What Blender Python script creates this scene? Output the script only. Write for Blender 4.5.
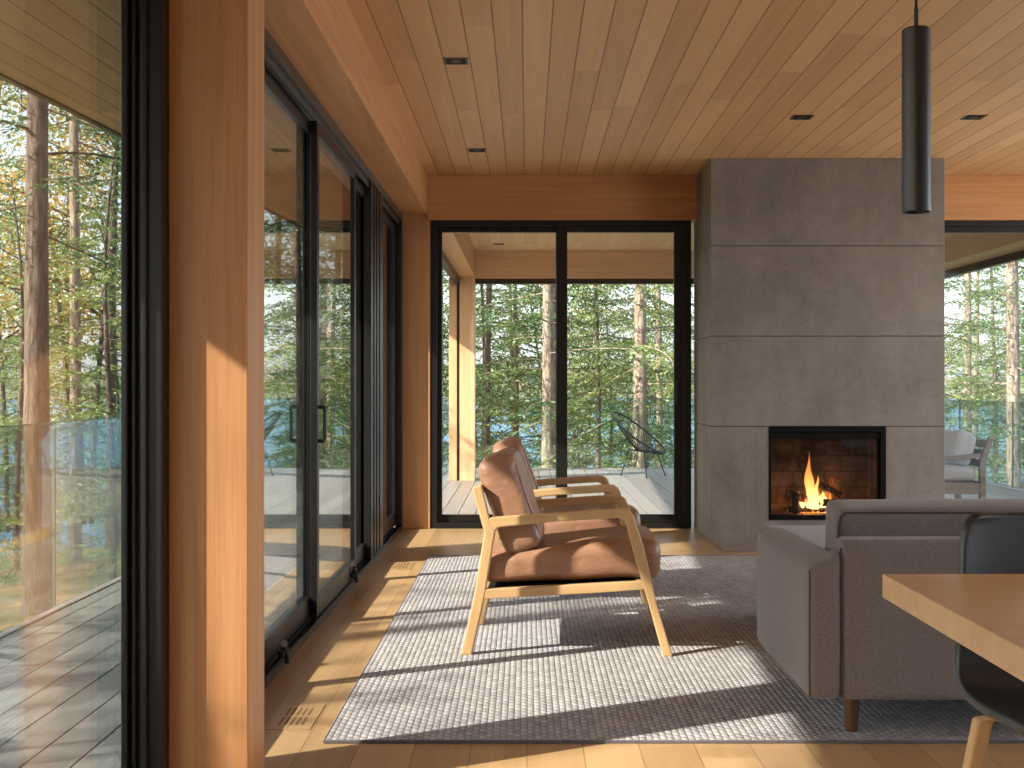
import bpy, bmesh, math, random
import numpy as np
from mathutils import Vector, Matrix

for _o in list(bpy.data.objects): bpy.data.objects.remove(_o)
SC = bpy.context.scene
COL = SC.collection

# ------------------------------------------------------------------ camera
cam_d = bpy.data.cameras.new('camera'); cam = bpy.data.objects.new('camera', cam_d); COL.objects.link(cam)
cam.location = (0, 0, 1.1); cam.rotation_euler = (math.pi/2, 0, 0)
cam_d.sensor_width = 36; cam_d.lens = 1250/1024*36; cam_d.shift_x = -15/1024
cam_d.clip_start = .05; cam_d.clip_end = 3000
SC.camera = cam
# ------------------------------------------------------------------ world, sun, exposure
SUN_AZ = math.atan(.53)          # light travels mostly +X and a little +Y
SUN_EL = math.radians(31.9)
sun_dir = Vector((math.cos(SUN_AZ)*math.cos(SUN_EL), math.sin(SUN_AZ)*math.cos(SUN_EL), -math.sin(SUN_EL)))
world = bpy.data.worlds.new('world'); SC.world = world; world.use_nodes = True
wn = world.node_tree; wn.nodes.clear()
w_out = wn.nodes.new('ShaderNodeOutputWorld'); w_bg = wn.nodes.new('ShaderNodeBackground')
w_sky = wn.nodes.new('ShaderNodeTexSky'); w_sky.sky_type = 'NISHITA'; w_sky.sun_disc = False
w_sky.sun_elevation = SUN_EL; w_sky.sun_rotation = math.atan2(-sun_dir.x, -sun_dir.y)
w_sky.air_density = 1.0; w_sky.dust_density = 3.0; w_sky.ozone_density = 1.0
w_mix = wn.nodes.new('ShaderNodeMix'); w_mix.data_type = 'RGBA'; w_mix.inputs[0].default_value = .35
w_mix.inputs[7].default_value = (5.2, 5.6, 6.0, 1)
wn.links.new(w_sky.outputs[0], w_mix.inputs[6]); wn.links.new(w_mix.outputs[2], w_bg.inputs[0])
w_bg.inputs[1].default_value = .33
wn.links.new(w_bg.outputs[0], w_out.inputs[0])
sun_d = bpy.data.lights.new('sun', 'SUN'); sun_d.energy = 11.5; sun_d.angle = math.radians(.6); sun_d.color = (1, .90, .76)
sun = bpy.data.objects.new('sun', sun_d); COL.objects.link(sun); sun.location = (-20, -12, 20)
sun.rotation_euler = sun_dir.to_track_quat('-Z', 'Y').to_euler()
def area(name, loc, rot, sx, sy, e, col):
    d = bpy.data.lights.new(name, 'AREA'); d.shape = 'RECTANGLE'; d.size = sx; d.size_y = sy; d.energy = e; d.color = col
    o = bpy.data.objects.new(name, d); COL.objects.link(o); o.location = loc; o.rotation_euler = rot
area('fill_right', (4.9, 7.9, 1.25), (0, math.pi/2, 0), 2.1, 1.7, 42, (1, .96, .92))  # added fill lamp, stands in for daylight from the unseen right side
area('fill_right', (4.9, 3.2, 1.25), (0, math.pi/2, 0), 2.1, 2.2, 44, (1, .96, .92))  # second added fill lamp on the unseen right side
area('fill_back', (3.9, -2.9, 1.25), (math.pi/2, 0, math.pi), 2.0, 2.1, 10, (1, .95, .89))  # weak fill lamp added behind the camera in place of window daylight
SC.view_settings.view_transform = 'Standard'; SC.view_settings.look = 'None'
SC.view_settings.gamma = 1; SC.view_settings.use_curve_mapping = False
SC.view_settings.exposure = 0.5
SC.cycles.use_denoising = True
SC.cycles.max_bounces = 10; SC.cycles.diffuse_bounces = 6; SC.cycles.glossy_bounces = 4
SC.cycles.transmission_bounces = 6; SC.cycles.transparent_max_bounces = 24
SC.cycles.sample_clamp_indirect = 6
SC.cycles.caustics_reflective = False; SC.cycles.caustics_refractive = False

# ------------------------------------------------------------------ material helpers
class NT:
    def __init__(s, name):
        s.m = bpy.data.materials.new(name); s.m.use_nodes = True; s.t = s.m.node_tree; s.t.nodes.clear()
        s.out = s.n('OutputMaterial')
    def n(s, kind, **kw):
        nd = s.t.nodes.new('ShaderNode'+kind)
        for k, v in kw.items(): setattr(nd, k, v)
        return nd
    def l(s, a, b): s.t.links.new(a, b)
    def put(s, sock, v):
        if isinstance(v, bpy.types.NodeSocket): s.l(v, sock)
        elif v is not None: sock.default_value = v
    def math(s, op, a, b=None, c=None):
        nd = s.n('Math', operation=op)
        for i, v in enumerate((a, b, c)):
            if v is not None: s.put(nd.inputs[i], v)
        return nd.outputs[0]
    def mix(s, f, a, b, blend='MIX'):
        nd = s.n('Mix', data_type='RGBA', blend_type=blend)
        s.put(nd.inputs[0], f); s.put(nd.inputs[6], rgba(a)); s.put(nd.inputs[7], rgba(b))
        return nd.outputs[2]
    def xyz(s, v):
        nd = s.n('SeparateXYZ'); s.l(v, nd.inputs[0]); return nd.outputs
    def comb(s, x, y, z):
        nd = s.n('CombineXYZ')
        for i, v in enumerate((x, y, z)): s.put(nd.inputs[i], v)
        return nd.outputs[0]
    def obj(s): return s.n('TexCoord').outputs['Object']
    def scale(s, v, sc):
        nd = s.n('Mapping'); s.l(v, nd.inputs[0]); nd.inputs['Scale'].default_value = sc; return nd.outputs[0]
    def noise(s, v, scale=5, detail=3, rough=.5, dist=0):
        nd = s.n('TexNoise'); s.l(v, nd.inputs['Vector'])
        nd.inputs['Scale'].default_value = scale; nd.inputs['Detail'].default_value = detail
        nd.inputs['Roughness'].default_value = rough; nd.inputs['Distortion'].default_value = dist
        return nd.outputs[0]
    def white(s, v):
        nd = s.n('TexWhiteNoise', noise_dimensions='3D'); s.l(v, nd.inputs[0]); return nd.outputs[0]
    def ramp(s, f, stops, interp='LINEAR'):
        nd = s.n('ValToRGB'); s.l(f, nd.inputs[0]); cr = nd.color_ramp; cr.interpolation = interp
        while len(cr.elements) < len(stops): cr.elements.new(.5)
        for e, (p, c) in zip(cr.elements, stops):
            e.position = p; e.color = rgba(c)
        return nd.outputs[0]
    def remap(s, f, a, b, c=0, d=1):
        nd = s.n('MapRange'); s.put(nd.inputs[0], f)
        for i, v in enumerate((a, b, c, d)): nd.inputs[i+1].default_value = v
        return nd.outputs[0]
    def bump(s, h, strength=.3, dist=.01, nrm=None):
        nd = s.n('Bump'); s.l(h, nd.inputs['Height']); nd.inputs['Strength'].default_value = strength
        nd.inputs['Distance'].default_value = dist
        if nrm: s.l(nrm, nd.inputs['Normal'])
        return nd.outputs[0]
    def pbr(s, col, rough=.5, metal=0, bump=None, spec=.5, **kw):
        b = s.n('BsdfPrincipled'); s.put(b.inputs['Base Color'], rgba(col)); s.put(b.inputs['Roughness'], rough)
        b.inputs['Metallic'].default_value = metal; b.inputs['Specular IOR Level'].default_value = spec
        if bump: s.l(bump, b.inputs['Normal'])
        for k, v in kw.items(): s.put(b.inputs[k.replace('_', ' ')], v)
        s.l(b.outputs[0], s.out.inputs[0]); return b
def rgba(c):
    if isinstance(c, (tuple, list)) and len(c) == 3: return (*c, 1)
    return c

def plank_mat(name, width, length, c_dark, c_mid, c_light, rough=.45, seam=.004, off0=0, across='x', seam_dark=.35, bump=.25, spec=.35, grain=1.0):
    m = NT(name); v = m.obj(); x, y, z = m.xyz(v)
    if across == 'y': x, y = y, x
    a = m.math('DIVIDE', m.math('ADD', x, off0), width); ia = m.math('FLOOR', a); fa = m.math('FRACT', a)
    off = m.white(m.comb(ia, 3.7, 1.3))
    b = m.math('ADD', m.math('DIVIDE', y, length), m.math('MULTIPLY', off, 7.31)); ib = m.math('FLOOR', b); fb = m.math('FRACT', b)
    pid = m.white(m.comb(ia, ib, 5.1)); pid2 = m.white(m.comb(ib, ia, 9.7))
    g1 = m.noise(m.comb(m.math('ADD', m.math('MULTIPLY', x, 26), m.math('MULTIPLY', pid, 50)), m.math('MULTIPLY', y, .9), m.math('MULTIPLY', pid2, 30)), 1.0, 4, .6, .4)
    g2 = m.noise(m.comb(m.math('MULTIPLY', x, 260), m.math('MULTIPLY', y, 5), pid), 1.0, 2, .6)
    f = m.math('ADD', m.math('MULTIPLY', pid, .55), m.math('MULTIPLY', m.math('SUBTRACT', g1, .5), 1.1*grain))
    f = m.math('ADD', f, m.math('MULTIPLY', m.math('SUBTRACT', g2, .5), .35*grain)); f = m.math('ADD', f, .22)
    col = m.ramp(f, [(0, c_dark), (.5, c_mid), (1, c_light)])
    ea = m.math('MULTIPLY', m.math('MINIMUM', fa, m.math('SUBTRACT', 1, fa)), width)
    eb = m.math('MULTIPLY', m.math('MINIMUM', fb, m.math('SUBTRACT', 1, fb)), length)
    e = m.remap(ea, seam*.3, seam); eb2 = m.remap(eb, seam*.1, seam*.5)
    e = m.math('MULTIPLY', e, m.math('ADD', .4, m.math('MULTIPLY', eb2, .6)))
    col = m.mix(m.math('MULTIPLY', m.math('SUBTRACT', 1, e), 1-seam_dark), col, tuple(c*.28 for c in c_dark))
    h = m.math('ADD', e, m.math('MULTIPLY', g2, .12))
    m.pbr(col, rough, bump=m.bump(h, bump, .004), spec=spec)
    return m.m

def wood_mat(name, axis, c1, c2, rough=.45, sc=1.0, spec=.4):
    """solid timber, grain along the given axis"""
    m = NT(name); v = m.obj()
    r = m.n('ObjectInfo').outputs['Random']
    s = [22*sc, 22*sc, 22*sc]; s['xyz'.index(axis)] = .8*sc
    s2 = [230*sc]*3; s2['xyz'.index(axis)] = 4*sc
    va = m.n('VectorMath', operation='ADD'); m.l(v, va.inputs[0]); m.l(m.comb(m.math('MULTIPLY', r, 9), m.math('MULTIPLY', r, 7), m.math('MULTIPLY', r, 5)), va.inputs[1])
    g = m.noise(m.scale(va.outputs[0], s), 1, 4, .55, .5); g2 = m.noise(m.scale(va.outputs[0], s2), 1, 2, .5)
    f = m.math('ADD', m.math('MULTIPLY', g, .75), m.math('MULTIPLY', g2, .3))
    col = m.ramp(f, [(.28, c1), (.75, c2)])
    m.pbr(col, rough, bump=m.bump(g2, .12, .002), spec=spec)
    return m.m

def plain_mat(name, col, rough=.5, metal=0, spec=.5, nz=0, bumpy=0, nscale=40):
    m = NT(name)
    if nz or bumpy:
        n = m.noise(m.obj(), nscale, 3, .6)
        c = m.mix(m.math('MULTIPLY', n, 1.0), tuple(x*(1-nz) for x in col), tuple(min(1, x*(1+nz)) for x in col))
        m.pbr(c, rough, metal, bump=m.bump(n, bumpy, .004) if bumpy else None, spec=spec)
    else: m.pbr(col, rough, metal, spec=spec)
    return m.m

def fabric_mat(name, c1, c2, scale=900, rough=.95, bump=.5, sheen=.25):
    m = NT(name); v = m.obj()
    n = m.noise(v, scale*.35, 2, .7); n2 = m.noise(v, 6, 2, .5); n3 = m.noise(m.scale(v, (1, 1, 1)), scale*.12, 2, .6)
    f = m.math('ADD', m.math('MULTIPLY', n, .6), m.math('MULTIPLY', n3, .4))
    f = m.remap(f, .32, .68)
    col = m.mix(f, c1, c2); col = m.mix(m.math('MULTIPLY', n2, .25), col, c1)
    b = m.pbr(col, rough, bump=m.bump(n, bump, .0015), spec=.15)
    b.inputs['Sheen Weight'].default_value = sheen; b.inputs['Sheen Roughness'].default_value = .5
    return m.m

def glass_mat(name, ior=1.52, tint=(1, 1, 1), edge=None):
    # thin-slab glass: transmitted light goes straight on, the rest is mirrored by the Fresnel law (each face stands for one pane of the sealed unit)
    m = NT(name)
    geo = m.n('NewGeometry'); bf = geo.outputs['Backfacing']
    eta = m.math('ADD', m.math('MULTIPLY', bf, 1/ior-ior), ior)
    fr = m.n('Fresnel'); m.l(eta, fr.inputs[0]); R = fr.outputs[0]
    pair = m.math('DIVIDE', m.math('MULTIPLY', R, 2.0), m.math('ADD', R, 1.0))
    tr = m.n('BsdfTransparent'); tr.inputs[0].default_value = rgba(tint)
    gl = m.n('BsdfGlossy'); gl.inputs['Roughness'].default_value = 0.0
    mx = m.n('MixShader'); m.l(pair, mx.inputs[0]); m.l(tr.outputs[0], mx.inputs[1]); m.l(gl.outputs[0], mx.inputs[2])
    m.l(mx.outputs[0], m.out.inputs[0])
    return m.m

M = {}
M['ceiling'] = plank_mat('cedar_ceiling', .1295, 2.3, (.50, .275, .13), (.64, .38, .185), (.74, .47, .25), .42, seam=.0045, off0=.15, bump=.35, grain=.8, seam_dark=.15)
M['soffit'] = plank_mat('cedar_soffit', .16, 2.6, (.36, .245, .17), (.48, .345, .25), (.58, .43, .32), .6, seam=.007, seam_dark=.1)
M['floor'] = plank_mat('oak_floor', .17, 2.1, (.32, .20, .10), (.42, .275, .14), (.52, .355, .195), .36, seam=.0022, bump=.2, grain=.7)
M['fir_x'] = wood_mat('fir_along_x', 'x', (.45, .20, .075), (.68, .35, .145))
M['fir_y'] = wood_mat('fir_along_y', 'y', (.46, .215, .085), (.70, .375, .165))
M['fir_z'] = wood_mat('fir_upright', 'z', (.34, .155, .062), (.55, .29, .13))
M['oak_x'] = wood_mat('oak_along_x', 'x', (.42, .265, .125), (.56, .375, .19), .42)
M['oak_z'] = wood_mat('oak_upright', 'z', (.42, .265, .125), (.56, .375, .19), .42)
M['oak_y'] = wood_mat('oak_along_y', 'y', (.42, .265, .125), (.56, .375, .19), .42)
M['table'] = wood_mat('table_oak', 'x', (.42, .26, .125), (.58, .38, .20), .28, .6)
M['chairleg'] = wood_mat('dining_leg_oak', 'z', (.42, .26, .13), (.56, .37, .20), .4)
M['walnut'] = wood_mat('walnut', 'z', (.06, .03, .017), (.12, .06, .035), .4)
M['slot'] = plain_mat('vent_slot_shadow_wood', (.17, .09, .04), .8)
M['teak'] = wood_mat('weathered_teak', 'x', (.20, .16, .13), (.34, .28, .23), .7)
M['black'] = plain_mat('black_aluminium', (.010, .010, .0105), .35, 0, .35)
M['blacklamp'] = plain_mat('black_powder_coat', (.012, .011, .010), .4, 0, .5, nz=.1)
M['darkrail'] = plain_mat('bronze_aluminium', (.06, .055, .05), .30, .5, .5)
M['iron'] = plain_mat('cast_iron', (.015, .014, .013), .7, .3, .3, nz=.2, bumpy=.2)
M['leather_black'] = plain_mat('black_leather', (.022, .024, .027), .38, 0, .5, nz=.1, bumpy=.15, nscale=220)
M['steel'] = plain_mat('brushed_steel', (.5, .5, .5), .35, 1)
M['glass'] = glass_mat('window_glass', 1.36, (.985, .995, .99))
M['doorglass'] = glass_mat('reflective_door_glass', 1.85, (.96, .98, .975))  # refractive index raised to strengthen the reflections in the doors
M['railglass'] = glass_mat('railing_glass', 1.5, (.90, .965, .945))
M['fireglass'] = glass_mat('fire_glass', 1.14, (.97, .95, .93))
M['glassedge'] = plain_mat('glass_edge', (.10, .17, .155), .15)
M['sofa'] = fabric_mat('taupe_wool', (.090, .078, .080), (.235, .210, .215), 1500)
M['sofa_seam'] = plain_mat('dark_piping', (.05, .042, .042), .9)
M['white_cloth'] = fabric_mat('outdoor_white_cloth', (.50, .50, .52), (.66, .66, .68), 500)
M['cord'] = plain_mat('green_black_cord', (.012, .02, .018), .5)

def mk_leather():
    m = NT('tan_leather'); v = m.obj()
    n = m.noise(v, 5, 4, .6, .6); n2 = m.noise(v, 260, 2, .5)
    wr = m.noise(m.scale(v, (3, 14, 6)), 1.6, 3, .55, 1.2)
    col = m.ramp(n, [(.3, (.235, .120, .074)), (.7, (.35, .192, .122))])
    h = m.math('ADD', m.math('MULTIPLY', wr, 1.0), m.math('MULTIPLY', n2, .04))
    m.pbr(col, m.remap(n, .3, .7, .34, .48), bump=m.bump(h, .45, .02), spec=.5)
    return m.m
M['leather'] = mk_leather()

def mk_concrete():
    m = NT('board_cast_concrete'); v = m.obj()
    n = m.noise(v, 1.6, 5, .6, .3); n2 = m.noise(v, 14, 4, .65); n3 = m.noise(m.scale(v, (3, 3, .6)), 2.2, 3, .6)
    f = m.math('ADD', m.math('MULTIPLY', n, .5), m.math('ADD', m.math('MULTIPLY', n2, .22), m.math('MULTIPLY', n3, .28)))
    col = m.ramp(f, [(.36, (.175, .152, .136)), (.5, (.235, .207, .186)), (.64, (.29, .26, .236))])
    vo = m.n('TexVoronoi'); m.l(v, vo.inputs['Vector']); vo.inputs['Scale'].default_value = 34
    hole = m.remap(vo.outputs['Distance'], .09, .17)
    vr = m.xyz(vo.outputs['Color'])[0]
    gate = m.math('MULTIPLY', m.math('GREATER_THAN', vr, .55), m.remap(m.noise(v, 2.4, 3, .6), .44, .56))
    hole = m.math('SUBTRACT', 1, m.math('MULTIPLY', m.math('SUBTRACT', 1, hole), gate))
    col = m.mix(m.math('SUBTRACT', 1, hole), col, (.09, .078, .07))
    m.pbr(col, .72, bump=m.bump(m.math('ADD', hole, m.math('MULTIPLY', n2, .15)), .35, .004), spec=.3)
    return m.m
M['concrete'] = mk_concrete()

def mk_rug():
    m = NT('woven_wool_rug'); v = m.obj(); x, y, z = m.xyz(v)
    px, py = .0215, .040
    ix = m.math('FLOOR', m.math('DIVIDE', x, px))
    ysh = m.math('ADD', m.math('DIVIDE', y, py), m.math('MULTIPLY', m.math('MODULO', m.math('ABSOLUTE', ix), 2), .5))
    iy = m.math('FLOOR', ysh); fx = m.math('FRACT', m.math('DIVIDE', x, px)); fy = m.math('FRACT', ysh)
    sx = m.math('SINE', m.math('MULTIPLY', fx, math.pi)); sy = m.math('SINE', m.math('MULTIPLY', fy, math.pi))
    h = m.math('MULTIPLY', m.math('POWER', sx, .5), m.math('POWER', sy, .7))
    rnd = m.white(m.comb(ix, iy, 0)); fib = m.noise(m.scale(v, (1, 1, 1)), 420, 2, .7); big = m.noise(v, 3.0, 3, .6)
    f = m.math('ADD', m.math('MULTIPLY', rnd, .22), m.math('ADD', m.math('MULTIPLY', fib, .68), m.math('MULTIPLY', big, .2)))
    col = m.ramp(f, [(.25, (.22, .21, .23)), (.55, (.40, .385, .405)), (.85, (.58, .565, .58))])
    col = m.mix(m.remap(h, .10, .60, .45, 0), col, (.075, .072, .09))
    m.pbr(col, .95, bump=m.bump(m.math('ADD', h, m.math('MULTIPLY', fib, .35)), .75, .007), spec=.1)
    return m.m
M['rug'] = mk_rug()
M['rugedge'] = plain_mat('rug_binding', (.10, .10, .12), .9)

def mk_deck():
    m = NT('weathered_deck'); v = m.obj(); x, y, z = m.xyz(v)
    ix = m.math('FLOOR', m.math('DIVIDE', x, .152)); r = m.white(m.comb(ix, 2, 3))
    g = m.noise(m.comb(m.math('MULTIPLY', x, 60), m.math('MULTIPLY', y, 1.6), r), 1, 4, .6)
    f = m.math('ADD', m.math('MULTIPLY', g, .7), m.math('MULTIPLY', r, .35))
    col = m.ramp(f, [(.25, (.15, .145, .142)), (.6, (.235, .228, .222)), (.9, (.32, .31, .30))])
    m.pbr(col, .38, bump=m.bump(g, .2, .004), spec=.5)
    return m.m
M['deck'] = mk_deck()

def mk_bark(name, c1, c2):
    m = NT(name); v = m.obj()
    n = m.noise(m.scale(v, (9, 9, 1.8)), 2.2, 5, .65, .5); n2 = m.noise(v, 40, 3, .6)
    col = m.ramp(m.math('ADD', m.math('MULTIPLY', n, .8), m.math('MULTIPLY', n2, .2)), [(.36, c1), (.62, c2)])
    m.pbr(col, .9, bump=m.bump(n, 1.0, .05), spec=.1)
    return m.m
M['bark'] = mk_bark('conifer_bark', (.06, .046, .038), (.21, .165, .135))
M['bark2'] = mk_bark('grey_bark', (.12, .09, .07), (.42, .35, .28))

def mk_leaf(name, stops, tr=.45):
    m = NT(name); g = m.n('NewGeometry'); r = m.n('ObjectInfo').outputs['Random']
    p = m.noise(g.outputs['Position'], .9, 2, .6); p2 = m.noise(g.outputs['Position'], 9, 1, .5)
    f = m.math('ADD', m.math('MULTIPLY', p, .75), m.math('ADD', m.math('MULTIPLY', p2, .35), m.math('MULTIPLY', r, .18)))
    col = m.ramp(f, stops)
    d = m.n('BsdfDiffuse'); m.l(col, d.inputs[0]); t = m.n('BsdfTranslucent'); m.l(col, t.inputs[0])
    mx = m.n('MixShader'); mx.inputs[0].default_value = tr; m.l(d.outputs[0], mx.inputs[1]); m.l(t.outputs[0], mx.inputs[2])
    gl = m.n('BsdfGlossy'); gl.inputs['Roughness'].default_value = .5; gl.inputs[0].default_value = (.9, 1, .9, 1)
    mx2 = m.n('MixShader'); mx2.inputs[0].default_value = .05; m.l(mx.outputs[0], mx2.inputs[1]); m.l(gl.outputs[0], mx2.inputs[2])
    m.l(mx2.outputs[0], m.out.inputs[0])
    return m.m
M['needle'] = mk_leaf('hemlock_needles', [(.38, (.022, .07, .030)), (.60, (.075, .15, .045)), (.84, (.26, .32, .09))])
M['needle2'] = mk_leaf('pale_needles', [(.38, (.045, .11, .040)), (.60, (.15, .24, .065)), (.84, (.38, .42, .13))])
M['autumn'] = mk_leaf('autumn_leaves', [(.35, (.20, .24, .05)), (.6, (.50, .34, .07)), (.85, (.58, .30, .09))], .5)

def mk_water():
    m = NT('lake_water'); g = m.n('NewGeometry').outputs['Position']
    n = m.noise(m.scale(g, (.5, 1.4, 1)), .8, 4, .65)
    m.pbr((.025, .14, .30), .12, bump=m.bump(n, .8, .6), spec=.5)
    return m.m
M['water'] = mk_water()
def mk_ground():
    m = NT('forest_floor'); g = m.n('NewGeometry').outputs['Position']
    n = m.noise(g, 1.3, 5, .65); n2 = m.noise(g, .35, 3, .5)
    col = m.ramp(n, [(.35, (.08, .10, .03)), (.5, (.22, .14, .07)), (.68, (.40, .23, .11))])
    col = m.mix(m.remap(n2, .45, .6), col, (.10, .16, .04))
    m.pbr(col, .95, bump=m.bump(n, .6, .1), spec=.1)
    return m.m
M['ground'] = mk_ground()
def mk_hill():
    m = NT('far_wooded_shore'); g = m.n('NewGeometry').outputs['Position']
    n = m.noise(g, .09, 5, .7)
    col = m.ramp(n, [(.35, (.08, .11, .09)), (.52, (.15, .17, .12)), (.66, (.26, .20, .15))])
    m.pbr(col, 1, spec=0, bump=m.bump(n, 1, 4))
    return m.m
M['hill'] = mk_hill()
M['firebrick'] = None
def mk_brick():
    m = NT('sooty_firebrick'); v = m.obj()
    b = m.n('TexBrick'); x, y, z = m.xyz(v); m.l(m.comb(m.math('ADD', x, y), z, 0), b.inputs[0]); b.inputs['Scale'].default_value = 1
    b.inputs['Brick Width'].default_value = .23; b.inputs['Row Height'].default_value = .115; b.inputs['Mortar Size'].default_value = .006
    n = m.noise(v, 6, 4, .6)
    c = m.mix(m.remap(n, .35, .65), (.03, .022, .018), (.16, .11, .08))
    c = m.mix(m.math('MULTIPLY', b.outputs['Fac'], .5), c, (.02, .016, .014))
    m.pbr(c, .8, bump=m.bump(b.outputs['Fac'], -.3, .004), spec=.2)
    return m.m
M['firebrick'] = mk_brick()
M['charlog'] = mk_bark('charred_log', (.010, .008, .007), (.10, .055, .035))
M['splitlog'] = mk_bark('split_log', (.30, .13, .06), (.55, .28, .14))
def mk_flame():
    m = NT('flame'); z = m.xyz(m.obj())[2]
    n = m.noise(m.scale(m.obj(), (9, 9, 4)), 1, 3, .6, .8)
    h = m.math('ADD', m.remap(z, 0.02, .40), m.math('MULTIPLY', m.math('SUBTRACT', n, .5), .35))
    col = m.ramp(h, [(0, (1, .74, .30)), (.4, (1, .50, .11)), (.8, (1, .26, .04)), (1, (.8, .12, .01))])
    e = m.n('Emission'); m.l(col, e.inputs[0]); m.l(m.remap(h, 0, 1, 1.7, .8), e.inputs[1])
    t = m.n('BsdfTransparent'); lw = m.n('LayerWeight'); lw.inputs[0].default_value = .35
    f = m.math('ADD', m.math('MULTIPLY', lw.outputs['Facing'], .9), m.remap(h, .1, 1.0, 0, .55))
    f = m.math('MINIMUM', f, 1)
    mx = m.n('MixShader'); m.l(f, mx.inputs[0]); m.l(e.outputs[0], mx.inputs[1]); m.l(t.outputs[0], mx.inputs[2])
    m.l(mx.outputs[0], m.out.inputs[0]); return m.m
M['flame'] = mk_flame()
def mk_ember():
    m = NT('embers'); n = m.noise(m.obj(), 30, 3, .6)
    b = m.pbr((.02, .015, .012), .9)
    c = m.ramp(n, [(.45, (0, 0, 0)), (.6, (1, .25, .03)), (.75, (1, .55, .15))])
    m.l(c, b.inputs['Emission Color']); b.inputs['Emission Strength'].default_value = 2.5
    return m.m
M['ember'] = mk_ember()

# ------------------------------------------------------------------ geometry helpers
def root_loc(o):
    while o.parent: o = o.parent
    return o.location
def props(o, label=None, cat=None, group=None, kind=None):
    if label: o['label'] = label
    if cat: o['category'] = cat
    if group: o['group'] = group
    if kind: o['kind'] = kind
    return o
def empty(name, loc, label=None, cat=None, group=None, kind=None, rz=0):
    o = bpy.data.objects.new(name, None); COL.objects.link(o); o.location = loc; o.rotation_euler = (0, 0, rz)
    o.empty_display_size = .1
    return props(o, label, cat, group, kind)
class MB:
    def __init__(s): s.v = []; s.f = []
    def add(s, vs, fs):
        n = len(s.v); s.v += [tuple(p) for p in vs]; s.f += [tuple(i+n for i in f) for f in fs]; return s
    def box(s, x0, x1, y0, y1, z0, z1):
        return s.add([(x0,y0,z0),(x1,y0,z0),(x1,y1,z0),(x0,y1,z0),(x0,y0,z1),(x1,y0,z1),(x1,y1,z1),(x0,y1,z1)],
                     [(0,3,2,1),(4,5,6,7),(0,1,5,4),(1,2,6,5),(2,3,7,6),(3,0,4,7)])
    def prism(s, poly, axis, a0, a1):
        """poly: CCW-ish 2D points; axis 'y': points are (x,z); 'x': (y,z); 'z': (x,y)"""
        def P(p, a): return {'y': (p[0], a, p[1]), 'x': (a, p[0], p[1]), 'z': (p[0], p[1], a)}[axis]
        n = len(poly); vs = [P(p, a0) for p in poly]+[P(p, a1) for p in poly]
        fs = [tuple(range(n-1, -1, -1)), tuple(range(n, 2*n))]+[(i, (i+1) % n, n+(i+1) % n, n+i) for i in range(n)]
        return s.add(vs, fs)
    def tube(s, pts, rad, seg=10, cap=True, closed=False):
        pts = [Vector(p) for p in pts]; n = len(pts)
        if not hasattr(rad, '__len__'): rad = [rad]*n
        vs = []; up = None
        for i, p in enumerate(pts):
            if closed: d = pts[(i+1) % n]-pts[i-1]
            else: d = pts[min(i+1, n-1)]-pts[max(i-1, 0)]
            d.normalize()
            if up is None:
                up = d.orthogonal().normalized()
            up = (up-d*up.dot(d)).normalized(); w = d.cross(up)
            for k in range(seg):
                a = 2*math.pi*k/seg; vs.append(p+(up*math.cos(a)+w*math.sin(a))*rad[i])
        fs = []
        for i in range(n if closed else n-1):
            j = (i+1) % n
            for k in range(seg):
                k2 = (k+1) % seg; fs.append((i*seg+k, i*seg+k2, j*seg+k2, j*seg+k))
        if cap and not closed:
            fs.append(tuple(range(seg-1, -1, -1))); fs.append(tuple((n-1)*seg+k for k in range(seg)))
        return s.add(vs, fs)
    def lathe(s, prof, c, seg=32):
        vs = []; n = len(prof)
        for r, z in prof:
            for k in range(seg):
                a = 2*math.pi*k/seg; vs.append((c[0]+r*math.cos(a), c[1]+r*math.sin(a), c[2]+z))
        fs = [(i*seg+k, i*seg+(k+1) % seg, (i+1)*seg+(k+1) % seg, (i+1)*seg+k) for i in range(n-1) for k in range(seg)]
        fs.append(tuple(range(seg-1, -1, -1))); fs.append(tuple((n-1)*seg+k for k in range(seg)))
        return s.add(vs, fs)
    def soft(s, c, h, r, bulge=(0, 0, 0), n=14, mat=None, wob=0, seed=0):
        """rounded, optionally bulging cushion: centre c, half sizes h, corner radius r"""
        rnd = random.Random(seed); bm = bmesh.new(); bmesh.ops.create_cube(bm, size=2)
        bmesh.ops.subdivide_edges(bm, edges=bm.edges[:], cuts=n, use_grid_fill=True)
        h = Vector(h); ph = rnd.random()*6
        for v in bm.verts:
            p = v.co.copy()
            q = [0, 0, 0]
            for i in range(3):
                t = max(-1, min(1, p[i])); q[i] = math.copysign(abs(math.sin(t*math.pi/2))**1.0, t)*h[i]
            q = Vector(q); inn = Vector([max(-(h[i]-r), min(h[i]-r, q[i])) for i in range(3)]); d = q-inn
            if d.length > 1e-9: q = inn+d.normalized()*r
            u = [q[i]/h[i] for i in range(3)]
            for i in range(3):
                j, k = (i+1) % 3, (i+2) % 3
                if abs(u[i]) > .55: q[i] += math.copysign(bulge[i]*max(0, 1-u[j]**2)*max(0, 1-u[k]**2), u[i])
            if wob:
                w = wob*(math.sin(q.x*17+ph)*math.sin(q.y*13+ph*2)+.6*math.sin(q.z*23+q.y*9+ph))
                q += Vector((w*.4, w*.3, w))
            q = (mat @ q) if mat else q
            v.co = q+Vector(c)
        bm.verts.index_update()
        s.add([v.co[:] for v in bm.verts], [[v.index for v in f.verts] for f in bm.faces]); bm.free(); return s
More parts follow.
